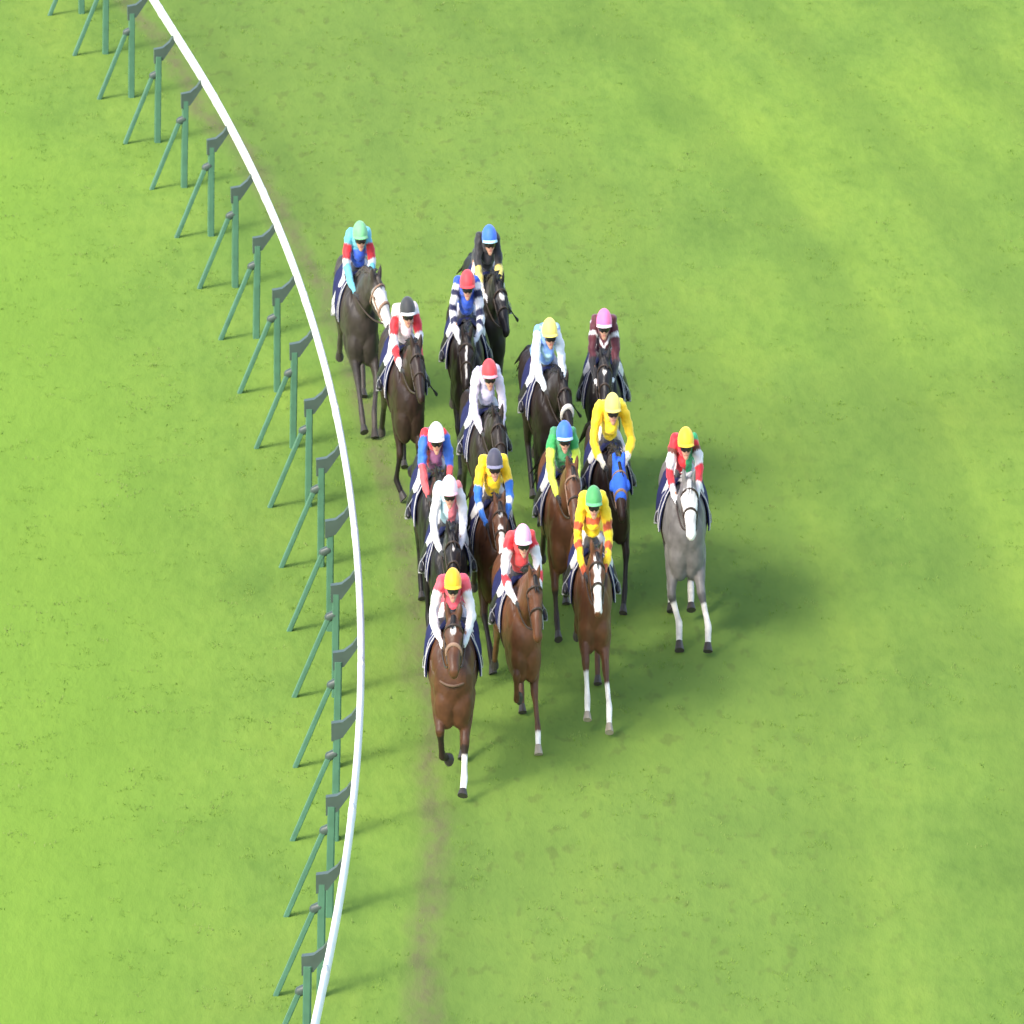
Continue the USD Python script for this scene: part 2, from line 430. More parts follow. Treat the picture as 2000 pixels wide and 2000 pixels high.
def trunk_at(f):
    fs = np.array([t[0] for t in TRUNK])[::-1]
    return [np.interp(f, fs, np.array([t[i] for t in TRUNK])[::-1]) for i in (1, 2, 4)]


FRONT = {   # elbow, knee, fetlock, hoof
    "reach": ((.24, .93), (.62, .66), (.90, .42), (1.03, .26)),
    "land": ((.24, .92), (.58, .56), (.84, .27), (.97, .06)),
    "lift": ((.24, .92), (.58, .64), (.76, .33), (.82, .15)),
    "ext": ((.22, .92), (.50, .54), (.66, .24), (.76, .05)),
    "vert": ((.20, .92), (.30, .48), (.27, .19), (.36, .04)),
    "back": ((.16, .92), (.05, .50), (-.18, .24), (-.20, .08)),
    "half": ((.22, .92), (.58, .67), (.46, .38), (.27, .29)),
    "fold": ((.22, .93), (.60, .74), (.42, .47), (.22, .43)),
}
HIND = {    # stifle, hock, fetlock, hoof
    "under": ((-.78, .92), (-.98, .55), (-.74, .24), (-.62, .06)),
    "stance": ((-.85, .90), (-1.16, .52), (-1.06, .18), (-.96, .04)),
    "back": ((-.95, .90), (-1.36, .62), (-1.62, .36), (-1.74, .24)),
    "fwd": ((-.70, .93), (-.78, .56), (-.44, .30), (-.31, .15)),
}
BAY, DARK_BAY, BLACK = (.062, .026, .012), (.021, .0115, .008), (.0075, .0062, .0062)
CHESTNUT, BROWN, GREY, GREYBROWN = (.086, .036, .0165), (.0135, .009, .007), (.120, .115, .109), (.033, .027, .022)
WHITE_HAIR = (.60, .58, .54)


def make_horse(c):
    """c: the horse's own settings. Returns the root path."""
    front, hind = c["front"], c["hind"]
    ny, nd, hy = math.radians(c.get("neck_yaw", 0)), c.get("neck_drop", 0.0), math.radians(c.get("head_yaw", c.get("neck_yaw", 0)))
    bones = []

    def bone(name, p0, r0, p1, r1):
        bones.append((name, np.asarray(p0), np.broadcast_to(np.asarray(r0, float), 3), np.asarray(p1), np.broadcast_to(np.asarray(r1, float), 3)))

    for a, b in zip(TRUNK[:-1], TRUNK[1:]):
        bone("trunk", H(0, a[0], a[1]), a[2:5], H(0, b[0], b[1]), b[2:5])
    bone("trunk", H(0, .06, 1.46), (.075, .16, .10), H(0, -.30, 1.44), (.09, .16, .10))
    bone("trunk", H(0, .06, 1.46), (.075, .16, .10), H(0, .10, 1.22), (.22, .22, .28))
    bone("breast", H(.085, .46, .89), (.150, .13, .24), H(.10, .20, .89), (.16, .17, .25))
    bone("breast", H(-.085, .46, .89), (.150, .13, .24), H(-.10, .20, .89), (.16, .17, .25))
    bone("rump", H(.11, -1.06, 1.25), (.165, .26, .26), H(.13, -.86, 1.05), (.13, .17, .20))
    bone("rump", H(-.11, -1.06, 1.25), (.165, .26, .26), H(-.13, -.86, 1.05), (.13, .17, .20))

    def neck_pt(s, z):     # along the neck, turned by the neck's yaw
        return H(math.sin(ny) * (s - .30), .30 + math.cos(ny) * (s - .30), z)
    n0, n1, n2 = H(0, .30, 1.26), neck_pt(.60, 1.55 - nd * .5), neck_pt(.88, 1.70 - nd)
    bone("neck", n0, (.155, .20, .27), n1, (.108, .15, .205))
    bone("neck", n1, (.108, .15, .205), n2, (.078, .10, .135))
    bone("neck", H(0, .02, 1.45), (.08, .1, .1), n1 + H(0, 0, .08), (.06, .10, .12))
    fd = H(math.sin(hy), math.cos(hy), 0)
    poll = n2 + fd * .05 + H(0, 0, .04)
    pitch = c.get("pitch", 42)
    ax = fd * math.cos(math.radians(pitch)) + H(0, 0, -math.sin(math.radians(pitch)))        # poll to muzzle
    nrm = fd * math.sin(math.radians(pitch)) + H(0, 0, math.cos(math.radians(pitch)))        # out of the face
    side = np.cross(nrm, ax)
    side *= 1 if side[0] > 0 else -1
    forehead, muzzle = poll + ax * .17, poll + ax * .56
    jaw = poll + ax * .20 - nrm * .125
    bone("head", poll, (.085, .09, .10), forehead, (.108, .095, .10))
    bone("head", forehead, (.108, .095, .10), poll + ax * .36, (.078, .075, .078))
    bone("head", poll + ax * .36, (.078, .075, .078), muzzle, (.062, .066, .068))
    bone("jaw", jaw, (.068, .08, .085), poll + ax * .50 - nrm * .05, (.045, .045, .045))
    bone("jaw", jaw, (.068, .08, .085), forehead, (.095, .07, .08))
    bone("muzzle", muzzle + side * .034 + nrm * .012, (.034, .04, .04), muzzle - side * .034 + nrm * .012, (.034, .04, .04))
    bone("muzzle", muzzle, .05, muzzle - nrm * .05 - ax * .04, .04)
    for s in (-1, 1):
        bone("head", forehead + side * s * .085 + nrm * .03, .034, forehead + side * s * .08 + ax * .05 + nrm * .02, .03)       # brow over the eye
        e0 = poll + side * s * .055 + nrm * .05 - ax * .01
        tip = e0 + nrm * .10 - ax * .10 + side * s * .028
        bone("ear", e0, .036, e0 * .45 + tip * .55, (.030, .026, .03))
        bone("ear", e0 * .45 + tip * .55, (.030, .026, .03), tip, .007)
    hoofs, rng_leg = [], np.random.default_rng(50 + c['seed'])
    for s, key in ((-1, 0), (1, 1)):
        pts = FRONT[front[key]]
        ext, sx = c.get("reach", 0.0), c.get("spread", 0.0)
        inw = (.05 if front[key] in ('half', 'fold') else 0) + rng_leg.normal(0, .018)
        xs = (.150, .155 + sx * .3, .140 + sx * .7 - inw * .3, .125 + sx - inw)
        sway = c.get('sway', 0.0) + rng_leg.normal(0, .02)
        pts = [pts[0]] + [(f + rng_leg.normal(0, .035), z + max(0, rng_leg.normal(.01, .02))) for f, z in pts[1:]]
        xs = [x + rng_leg.normal(0, q) for x, q in zip(xs, (0, .022, .022, .018))]
        P = [H(s * x + sway * w, f + (ext * w if f > .4 else 0), z) for x, (f, z), w in zip(xs, pts, (0, .4, .8, 1))]
        nm = "fore%d" % key
        bone("shoulder", H(s * .16, .28, 1.22), (.10, .16, .22), P[0], (.085, .11, .13))
        bone(nm + "_arm", P[0], (.125, .15, .17), lerp(P[0], P[1], .45), (.096, .10, .11))
        bone(nm + "_arm", lerp(P[0], P[1], .45), (.096, .10, .11), lerp(P[0], P[1], .85), (.058, .062, .065))
        bone(nm + "_arm", lerp(P[0], P[1], .85), (.058, .062, .065), P[1], (.060, .062, .062))
        bone(nm + "_cannon", P[1], (.060, .062, .062), lerp(P[1], P[2], .30), .038)
        bone(nm + "_cannon", lerp(P[1], P[2], .30), .038, lerp(P[1], P[2], .8), .036)
        bone(nm + "_cannon", lerp(P[1], P[2], .8), .036, P[2], .046)
        bone(nm + "_pastern", P[2], .046, lerp(P[2], P[3], .75), .040)
        hoofs.append((P[2], P[3], key))
    for s, key in ((-1, 0), (1, 1)):
        pts = HIND[hind[key]]
        P = [H(s * x, f, z) for x, (f, z) in zip((.16, .14, .13, .125), pts)]
        nm = "hind%d" % key
        bone("rump", H(s * .13, -.98, 1.15), (.14, .2, .2), P[0], (.12, .15, .15))
        bone(nm + "_arm", P[0], (.11, .14, .14), P[1], (.052, .065, .06))
        bone(nm + "_cannon", P[1], (.052, .065, .06), lerp(P[1], P[2], .4), .041)
        bone(nm + "_cannon", lerp(P[1], P[2], .4), .041, P[2], .046)
        bone(nm + "_pastern", P[2], .046, lerp(P[2], P[3], .75), .040)
        hoofs.append((P[2], P[3], 2 + key))
    mesh = skin(union([hull(ball(p0, r0), ball(p1, r1)) for _, p0, r0, p1, r1 in bones]), .034, 9)
    v = np.array(mesh.vertices)
    # muscle and skin relief
    v = v + np.array(mesh.vertex_normals) * (((meshkit.fbm(v * [9.0, 7.0, 5.0] + c["seed"] * 3.7, 3, 31) - .5) * .042) * np.clip((v[:, 2] - .55) * 3, .12, 1))[:, None]
    mesh.vertices = v

    # which bone each vertex belongs to, and where along it
    best, bt, idx = np.full(len(v), 9.0), np.zeros(len(v)), np.zeros(len(v), int)
    for i, (nm, p0, r0, p1, r1) in enumerate(bones):
        d = p1 - p0
        t = np.clip(((v - p0) @ d) / (d @ d + 1e-9), 0, 1)
        r = r0 * (1 - t[:, None]) + r1 * t[:, None]
        q = np.linalg.norm((v - p0 - t[:, None] * d) / r, axis=1)
        w = q < best
        best[w], bt[w], idx[w] = q[w], t[w], i
    names = np.array([b[0] for b in bones])[idx]
    col = np.tile(np.array(c["coat"], float), (len(v), 1))
    # summer coat: darker along the back line and behind the elbow, a little paler on the flank; dapples on greys
    tone = 1 + .22 * (meshkit.fbm(v * 3.1 + c["seed"], 3, c["seed"]) - .5)
    col *= tone[:, None]
    points = np.array(c.get("points", BLACK))
    for i in range(4):
        nm = ("fore0", "fore1", "hind0", "hind1")[i]
        k = np.char.startswith(names, nm)
        low = k & (np.char.endswith(names, "cannon") | np.char.endswith(names, "pastern"))
        col[low] = col[low] * .15 + points * .85 if c.get("dark_legs", True) else col[low] * .9
        sock = c.get("socks", {}).get(i)
        if sock:      # measured up from the hoof, metres
            fet, hf, _ = hoofs[i]
            kn = FRONT[front[i]][1] if i < 2 else HIND[hind[i - 2]][1]
            upv = np.where(np.char.endswith(names, "pastern"), np.linalg.norm(v - hf, axis=1), .2 + np.linalg.norm(v - fet, axis=1))
            col[low & (upv < sock)] = WHITE_HAIR
    hd = np.isin(names, ("head", "muzzle", "jaw", "ear"))
    rel = v - poll
    u, w, h = rel @ ax, rel @ side, rel @ nrm
    col[(names == "muzzle") | ((names == "jaw") & (u > .46))] *= c.get("muzzle_tone", .55)
    edge = (meshkit.noise(v * 16.0, 3) - .5) * .022
    for kind, *a in c.get("face", []):
        if kind == "star":       # position along the face, half width, half length
            k = hd & (h > .02) & (((w + edge) / a[1]) ** 2 + ((u - a[0]) / a[2]) ** 2 < 1)
        elif kind == "blaze":    # from, to, half width at each end
            k = hd & (h > .0) & (u > a[0]) & (u < a[1]) & (abs(w + edge) < a[2] + (a[3] - a[2]) * (u - a[0]) / (a[1] - a[0]))
        else:                    # bald: the whole face from a[0] down
            k = hd & (u > a[0]) & (h > -.09)
        col[k] = WHITE_HAIR
    eye = np.minimum(np.linalg.norm(v - (forehead + side * .105 + ax * .02 + nrm * .02), axis=1), np.linalg.norm(v - (forehead - side * .105 + ax * .02 + nrm * .02), axis=1))
    col[eye < .026] = (.008, .006, .005)

    # set the lowest hoof down on the turf
    c["loc"] = (c["loc"][0], c["loc"][1], -(min(hf[2] for _, hf, _ in hoofs) - .035) * KZ)
    root = thing("racehorse", c["loc"], c["label"], "horse")
    yaw = math.radians(c["yaw"])
    R = np.array([[math.cos(yaw), -math.sin(yaw), 0], [math.sin(yaw), math.cos(yaw), 0], [0, 0, 1]])

    def put(name, m, mat, parent=root, color=None, smooth=True, label=None):
        if not isinstance(m, trimesh.Trimesh):
            t = m.to_mesh()
            m = trimesh.Trimesh(t.vert_properties[:, :3], t.tri_verts, process=False)
        m = m.copy()
        m.vertices = ((np.array(m.vertices) * [c.get("bulk", 1.0), 1, 1]) @ R.T) * K
        return obj(name, m, mat, parent, smooth, color, label)
    c["put_frame"] = (R,)
    body = put("body", mesh, "coat", color=np.clip(col, 0, 1))

    for fet, hf, i in hoofs:
        d = (hf - fet) / np.linalg.norm(hf - fet)
        fwd = H(0, 1, 0) - d * (H(0, 1, 0) @ d)
        fwd = fwd / (np.linalg.norm(fwd) + 1e-9) if i != 9 else fwd
        top, sole = lerp(fet, hf, .70), hf + d * .025
        ring = np.array([[math.cos(a), math.sin(a)] for a in np.arange(10) * .628])
        sd = np.cross(d, fwd)
        m = Manifold.hull_points(np.vstack([top + .044 * (ring[:, :1] * sd + ring[:, 1:] * fwd), sole + fwd * .022 + .066 * (ring[:, :1] * sd + ring[:, 1:] * fwd)]))
        put("hoof", m, "hoof_pale" if c.get("socks", {}).get(i) and not c.get("dark_hoof") else "hoof_dark", smooth=40)

    # mane: overlapping locks along the crest, thrown back by the wind
    locks, rng = [], np.random.default_rng(c["seed"])
    for k in range(26):
        t = k / 25
        a = lerp(H(0, .10, 1.53), n1 + H(0, -.02, .19), t / .55) if t < .55 else lerp(n1 + H(0, -.02, .19), poll + nrm * .03 - fd * .06 + H(0, 0, .06), (t - .55) / .45)
        sgn = rng.choice((-1, 1))
        tip = a + H(sgn * rng.uniform(.03, .10), -rng.uniform(.06, .16), -rng.uniform(-.03, .09))
        mid = lerp(a, tip, .5) + H(0, 0, rng.uniform(.01, .04))
        locks += [hull(ball(a, (.022, .035, .03), SPH1), ball(mid, (.018, .022, .018), SPH1)), hull(ball(mid, (.018, .022, .018), SPH1), ball(tip, .004, SPH1))]
    for k in range(4):      # forelock
        tip = forehead + nrm * .11 + side * rng.uniform(-.05, .05) - ax * rng.uniform(.0, .06)
        locks.append(hull(ball(poll + nrm * .10, (.03, .02, .02), SPH1), ball(tip, .006, SPH1)))
    put("mane", cat([trimesh.Trimesh(*(lambda t: (t.vert_properties[:, :3], t.tri_verts))(m.to_mesh()), process=False) for m in locks]),
        "coat", color=None if False else np.tile(np.array(c.get("mane", points)), (sum(m.num_vert() for m in locks), 1)), smooth=True)
    # tail streaming behind
    tl, base = [], H(0, -1.32, 1.36)
    for k in range(16):
        sw = rng.normal(0, .05)
        p = [base + H(rng.normal(0, .02), 0, 0), base + H(sw * .5, -.20, .04), base + H(sw, -.45, -.12 + rng.normal(0, .03)), base + H(sw * 2, -.72 - rng.uniform(0, .12), -.36 + rng.normal(0, .07))]
        tl.append(tube(p, (.03, .035, .03, .006), 5))
    tm = cat(tl)
    put("tail", tm, "coat", color=np.tile(np.array(c.get("mane", points)), (len(tm.vertices), 1)))

    # bridle: noseband, browband, cheek pieces, bit rings
    def loop(u0, rx, up, dn, n=20):
        out = []
        for a in np.arange(n) * 2 * np.pi / n:
            cc, ss = math.cos(a), math.sin(a)
            out.append(poll + ax * (u0 - .03 * ss) + side * cc * rx + nrm * (ss * (up if ss > 0 else dn)))
        return np.array(out)
    leather = c.get("strap", "leather")
    br = put("bridle", cat([tube(loop(.13, .112, .112, .20), .013, 6, True),
                            tube(np.array([poll + ax * .13 + side * .114, poll + ax * .26 + side * .102 - nrm * .02, poll + ax * .45 + side * .074 - nrm * .03]), .011),
                            tube(np.array([poll + ax * .13 - side * .114, poll + ax * .26 - side * .102 - nrm * .02, poll + ax * .45 - side * .074 - nrm * .03]), .011)]), leather)
    nb = c.get("noseband", "leather")
    if nb:
        thick = {"pale_fleece": .030, "tan_strap": .020}.get(nb, .013)
        put("noseband", tube(loop(.34, .088, .088, .09), thick, 8, True), nb, br)
    if c.get("hood"):
        hm = hull(ball(poll, (.10, .105, .118)), ball(forehead, (.124, .112, .116)))
        hm = union([hm, hull(ball(forehead, (.124, .112, .116)), ball(poll + ax * .33, (.095, .09, .093))), hull(ball(poll, (.10, .105, .118)), ball(n2, (.094, .115, .15)))])
        for s in (-1, 1):
            hm = union([hm, hull(ball(forehead + side * s * .10 + ax * .02, .06), ball(forehead + side * s * .12 + ax * .05, .045))])
            e0 = poll + side * s * .055 + nrm * .05 - ax * .01
            hm = union([hm, hull(ball(e0, .046), ball(e0 + nrm * .07 - ax * .07 + side * s * .02, .03))])
        put("hood", skin(hm, .03, 6), "hood_blue")
    # breastplate strap and girth
    def trunk_loop(f, off, lo, hi, n=24):
        cz, rx, rz = trunk_at(f)
        return np.array([H(math.sin(a) * (rx + off), f, cz + math.cos(a) * (rz + off)) for a in np.radians(np.linspace(lo, hi, n))])
    put("girth", tube(trunk_loop(-.12, .012, 60, 300), .03, 6, squash=(1, .5)), "leather")
    if c.get("breast_strap"):
        pts = [H(s * .26, .0, 1.26) for s in (-1, 1)]
        arc = [H(.27 * math.cos(a), .12 + .50 * math.sin(a), 1.22 - .10 * math.sin(a)) for a in np.linspace(0, np.pi, 15)]
        put("breast_strap", tube(np.array(arc), .013, 6), c["breast_strap"])
    # numbered cloth, plain navy with white piping
    f0, f1, nf, na = -.64, .06, 9, 29
    pts, pin = [], []
    amax = 98
    for f in np.linspace(f0, f1, nf):
        cz, rx, rz = trunk_at(f)
        for a in np.radians(np.linspace(-amax, amax, na)):
            ripple = .012 * math.sin(f * 16 + c["seed"] + a * 2.0) * (abs(a) > .9)
            lift = .032 + ripple + .012 * max(0, abs(a) - .9)
            zt = cz + math.cos(a) * (rz + lift)
            if abs(a) < .6:
                zt = max(zt, 1.585 - .385 * a * a)
            pts.append(H(math.sin(a) * (rx + lift), f, zt))
    pts = np.array(pts)
    inn = pts * 1.0
    inn[:, 0] *= .955
    inn[:, 2] -= .012
    V, Fc, N = np.vstack([pts, inn]), [], len(pts)
    for i in range(nf - 1):
        for j in range(na - 1):
            q = [i * na + j, i * na + j + 1, (i + 1) * na + j + 1, (i + 1) * na + j]
            Fc += [q, [N + k for k in q[::-1]]]
    rim = [i for i in range(na)] + [i * na + na - 1 for i in range(1, nf)] + [(nf - 1) * na + j for j in range(na - 2, -1, -1)] + [i * na for i in range(nf - 2, 0, -1)]
    for a, b in zip(rim, rim[1:] + rim[:1]):
        Fc.append([b, a, N + a, N + b])
    Fc = np.array(Fc)
    cm = trimesh.Trimesh(V, np.vstack([Fc[:, [0, 1, 2]], Fc[:, [0, 2, 3]]]), process=False)
    trimesh.repair.fix_normals(cm)
    cl = put("saddle_cloth", cm, c.get("cloth", "cloth_navy"), smooth=40)
    G = pts.reshape(nf, na, 3)
    out = np.array([1.02, 1, 1.0])
    for s, e in ((slice(0, 11), 0), (slice(na - 11, na), -1)):
        put("piping", tube(G[nf - 1, s] * out, .008, 6), "cloth_white", cl)
        put("piping", tube(G[nf - 2, s] * out, .005, 6), "cloth_white", cl)
    put("saddle", skin(union([hull(ball(H(0, -.10, 1.565), (.10, .08, .05)), ball(H(0, -.42, 1.575), (.13, .08, .055))),
                              hull(ball(H(.16, -.15, 1.50), (.05, .12, .06)), ball(H(.24, -.14, 1.36), (.03, .12, .08))),
                              hull(ball(H(-.16, -.15, 1.50), (.05, .12, .06)), ball(H(-.24, -.14, 1.36), (.03, .12, .08))),
                              hull(ball(H(.16, -.15, 1.50), (.05, .12, .06)), ball(H(-.16, -.15, 1.50), (.05, .12, .06)))]), .05, 5), "saddle_leather")
    c["bit"] = [poll + ax * .48 + side * s * .075 - nrm * .035 for s in (-1, 1)]
    c["put"] = put
    c["root"] = root
    return root


# ------------------------------------------------------------------ jockeys
def make_jockey(c, j):
    rng = np.random.default_rng(100 + c["seed"])
    lift, lean, tilt = j.get("lift", 0.0), j.get("lean", 0.0), math.radians(j.get("tilt", -6))
    wide = j.get("wide", 1.0)
    pel, che = H(0, -.50, 1.67), H(lean * .6, -.10, 1.88 + lift)
    nck = H(lean * .9, .08, 1.91 + lift)
    hd = H(lean, .26, 1.955 + lift)
    sh = [H(lean * .7 + s * .142 * (.4 + .6 * wide), -.03, 1.945 + lift) for s in (-1, 1)]
    el = [H(lean * .4 + s * (.252 * wide - .060) + j.get("el", (0, 0))[i], .13, 1.575 + lift * .6) for i, s in enumerate((-1, 1))]
    el = [e + H(s * .028 + rng.normal(0, .008), rng.normal(.0, .03), .055 + rng.normal(0, .022)) for e, s in zip(el, (-1, 1))]
    ny = math.radians(c.get("neck_yaw", 0))
    ha = [H(s * .140 + math.sin(ny) * .14, .47, 1.44 + (0.02 if s > 0 else 0)) for s in (-1, 1)]
    hip = [H(s * .075, -.48, 1.63) for s in (-1, 1)]
    kn = [H(s * .225, -.12, 1.44) for s in (-1, 1)]
    an = [H(s * .365, -.42, 1.16) for s in (-1, 1)]
    toe = [H(s * .40, -.20, 1.10) for s in (-1, 1)]
    # --- skin: one continuous figure
    B = [hull(ball(pel, (.13, .12, .11)), ball(che, (.125, .12, .10))), hull(ball(che, (.125, .12, .10)), ball(nck, (.08, .07, .07)))]
    fd = H(math.sin(ny) * .4, math.cos(tilt), -math.sin(tilt))
    fd /= np.linalg.norm(fd)
    up = H(0, math.sin(tilt), math.cos(tilt))
    up = up - fd * (up @ fd)
    up /= np.linalg.norm(up)
    sd = np.cross(fd, up)
    sd *= 1 if sd[0] > 0 else -1
    B += [hull(ball(nck, (.06, .06, .06)), ball(hd - up * .04 - fd * .02, (.055, .06, .06))),
          hull(ball(hd + up * .035 - fd * .015, (.075, .092, .085)), ball(hd - up * .035 + fd * .02, (.062, .068, .06))),
          hull(ball(hd - up * .035 + fd * .02, (.062, .068, .06)), ball(hd - up * .095 + fd * .055, (.034, .03, .026))),      # jaw, chin
          hull(ball(hd + fd * .082 + up * .005, .010), ball(hd + fd * .100 - up * .034, .015))]                                # nose
    for s in (-1, 1):
        B.append(hull(ball(hd + sd * s * .076 - fd * .015 + up * .012, (.012, .02, .022)), ball(hd + sd * s * .075 - fd * .012 - up * .02, (.010, .014, .014))))   # ear
        B.append(hull(ball(hd + sd * s * .045 + fd * .058 - up * .03, .026), ball(hd + sd * s * .02 + fd * .072 - up * .055, .022)))                              # cheek
    for i, s in enumerate((-1, 1)):
        B += [hull(ball(che, .10), ball(sh[i], .06)), hull(ball(sh[i], .042), ball(el[i], .031)), hull(ball(el[i], .031), ball(ha[i], .025)),
              hull(ball(hip[i], .09), ball(kn[i], .058)), hull(ball(pel, .11), ball(hip[i], .09)), hull(ball(kn[i], .056), ball(an[i], .036)), hull(ball(an[i], .036), ball(toe[i], .03))]
        # hand: palm, four unequal fingers closed round the rein, thumb on top
        w = ha[i]
        d = H(-s * .25, .95, -.12)
        d /= np.linalg.norm(d)
        palm = w + d * .055
        B.append(hull(ball(w, .026), ball(palm, (.022, .03, .036))))
        for q, (ln, off) in enumerate(((.92, .034), (1.0, .012), (.95, -.011), (.78, -.032))):
            k0 = palm + d * .028 + H(0, 0, off)
            k1 = k0 + d * .034 * ln + H(-s * .010, 0, 0)
            k2 = k1 + H(-s * .030, .002, 0) * ln
            k3 = k2 - d * .026 * ln + H(-s * .006, 0, 0)
            B += [hull(ball(k0, .0105, SPH1), ball(k1, .0098, SPH1)), hull(ball(k1, .0098, SPH1), ball(k2, .0092, SPH1)), hull(ball(k2, .0092, SPH1), ball(k3, .0084, SPH1))]
        t0 = w + d * .03 + H(-s * .014, 0, .03)
        t1 = t0 + d * .034 + H(-s * .022, 0, .012)
        B += [hull(ball(t0, .0125, SPH1), ball(t1, .0105, SPH1)), hull(ball(t1, .0105, SPH1), ball(t1 + d * .03 + H(-s * .004, 0, -.006), .009, SPH1))]
    mesh = skin(union(B), .022, 3)
    v = np.array(mesh.vertices)
    col = np.tile(np.array((.42, .235, .155)), (len(v), 1)) * (1 + .12 * (meshkit.noise(v * 14.0, c["seed"])[:, None] - .5))
    rel = v - hd
    a, b, g = rel @ sd, rel @ up, rel @ fd
    col[(g > .05) & (abs(a) < .026) & (abs(b + .066) < .008)] = (.30, .10, .085)                    # lips
    col[(g < .01) & (b > -.05) & (np.linalg.norm(rel, axis=1) < .14)] = (.012, .010, .009)           # short black hair
    for i in (0, 1):
        if j.get("gloves", True):
            col[np.linalg.norm(v - ha[i] - H(0, .06, 0), axis=1) < .115] = j.get("glove", (.03, .03, .03))
    root = thing("person", c["loc"], j["label"], "jockey")
    (R,) = c["put_frame"]

    def put(name, m, mat, parent=root, color=None, smooth=True, label=None):
        if not isinstance(m, trimesh.Trimesh):
            t = m.to_mesh()
            m = trimesh.Trimesh(t.vert_properties[:, :3], t.tri_verts, process=False)
        m = m.copy()
        m.vertices = (np.array(m.vertices) @ R.T) * K
        return obj(name, m, mat, parent, smooth, color, label)
    put("body", mesh, "skin", color=np.clip(col, 0, 1))

    # --- silks: torso and sleeves with folds
    cuff = [lerp(el[i], ha[i], .90) for i in (0, 1)]
    J = [hull(ball(pel, (.145, .15, .125)), ball(H(lean * .3, -.32, 1.79 + lift * .6), (.150, .15, .135))),
         hull(ball(H(lean * .3, -.32, 1.79 + lift * .6), (.150, .15, .135)), ball(che, (.155, .15, .135))),
         hull(ball(che, (.155, .15, .135)), ball(nck, (.098, .085, .075))),
         hull(ball(che - H(0, -.03, .05), (.135, .12, .12)), ball(H(lean * .5, .02, 1.74 + lift * .8), (.095, .07, .07)))]
    J += [hull(ball(pel, (.145, .16, .125)), ball(hip[i], (.125, .13, .12))) for i in (0, 1)]
    J.append(hull(ball(che, (.13, .12, .11)), ball(H(lean * .4, -.08, 1.68 + lift * .7), (.125, .10, .10))))
    for i, s in enumerate((-1, 1)):
        mid = lerp(sh[i], el[i], .55) + H(s * .022, -.01, .0)
        m2 = lerp(el[i], cuff[i], .5) + H(s * .012, -.01, -.012)
        J += [hull(ball(che, .11), ball(sh[i], (.078, .085, .08))), hull(ball(sh[i], (.078, .085, .08)), ball(mid, .070)), hull(ball(mid, .070), ball(el[i], .062)),
              hull(ball(el[i], .062), ball(m2, .054)), hull(ball(m2, .054), ball(cuff[i], .036))]
    jm = skin(union(J), .022, 5)
    v = np.array(jm.vertices)
    fold = meshkit.fbm(v * np.array([8.0, 8.0, 17.0]) + c["seed"], 3, 11) - .5
    v = v + np.array(jm.vertex_normals) * (fold * .055)[:, None]
    jm.vertices = v
    col = np.tile(np.array(j["torso"], float), (len(v), 1))
    tors = v - che
    for kind, *q in j.get("pattern", []):
        if kind == "half":            # colour of the wearer's left half
            col[v[:, 0] > lean * .7 + q[1]] = q[0]
        elif kind == "hoop":          # colour, top and bottom heights
            col[(v[:, 2] < q[1] + lift) & (v[:, 2] > q[2] + lift)] = q[0]
        elif kind == "below":
            col[v[:, 2] < q[1] + lift] = q[0]
        elif kind == "vee":           # stripe that runs from each shoulder to the breastbone
            x = abs(v[:, 0] - lean * .7)
            d = abs((v[:, 2] - lift) - (q[1] + q[2] * x))
            col[(d < q[3]) & (v[:, 1] < .08)] = q[0]
        elif kind == "spots":
            n = meshkit.noise(v * q[1], 21)
            col[n > q[2]] = q[0]
    for i, s in enumerate((-1, 1)):
        du, dl = el[i] - sh[i], cuff[i] - el[i]
        tu, tl = ((v - sh[i]) @ du) / (du @ du), ((v - el[i]) @ dl) / (dl @ dl)
        Du = np.linalg.norm(v - sh[i] - np.clip(tu, 0, 1)[:, None] * du, axis=1)
        Dl = np.linalg.norm(v - el[i] - np.clip(tl, 0, 1)[:, None] * dl, axis=1)
        arm = np.where(Dl < Du, .5 + .5 * np.clip(tl, 0, 1), .5 * np.clip(tu, 0, 1))
        isarm = (np.minimum(Du, Dl) < .115) & ((s * (v[:, 0] - lean * .7) > .118) | (Dl < Du)) & (arm > .03)
        last = 0
        for end, cc in j["sleeve"]:
            col[isarm & (arm >= last) & (arm <= end + 1e-6)] = cc
            last = end
    col *= (1 + .10 * (meshkit.noise(v * 12.0, 4)[:, None] - .5))
    put("jacket", jm, "silk", color=np.clip(col, 0, .95))
    put("collar", tube(np.array([nck + H(math.sin(a) * .075, math.cos(a) * .07, .045 + .012 * math.cos(a)) for a in np.arange(18) * np.pi / 9]), .02, 6, True), "silk",
        color=np.tile(np.array(j.get("collar", j["torso"])), (18 * 6, 1)))
    # --- breeches and boots
    br = [hull(ball(pel, (.13, .145, .115)), ball(hip[0], .105)), hull(ball(pel, (.13, .145, .115)), ball(hip[1], .105))]
    for i in (0, 1):
        br += [hull(ball(hip[i], .088), ball(kn[i], .062)), hull(ball(kn[i], .075), ball(lerp(kn[i], an[i], .35), .062))]
    bm = skin(union(br), .035, 4)
    bm.vertices = np.array(bm.vertices) + np.array(bm.vertex_normals) * ((meshkit.fbm(np.array(bm.vertices) * 14.0, 2, 6) - .5) * .018)[:, None]
    put("breeches", bm, "silk", color=np.tile(np.array((.58, .58, .58)), (len(bm.vertices), 1)))
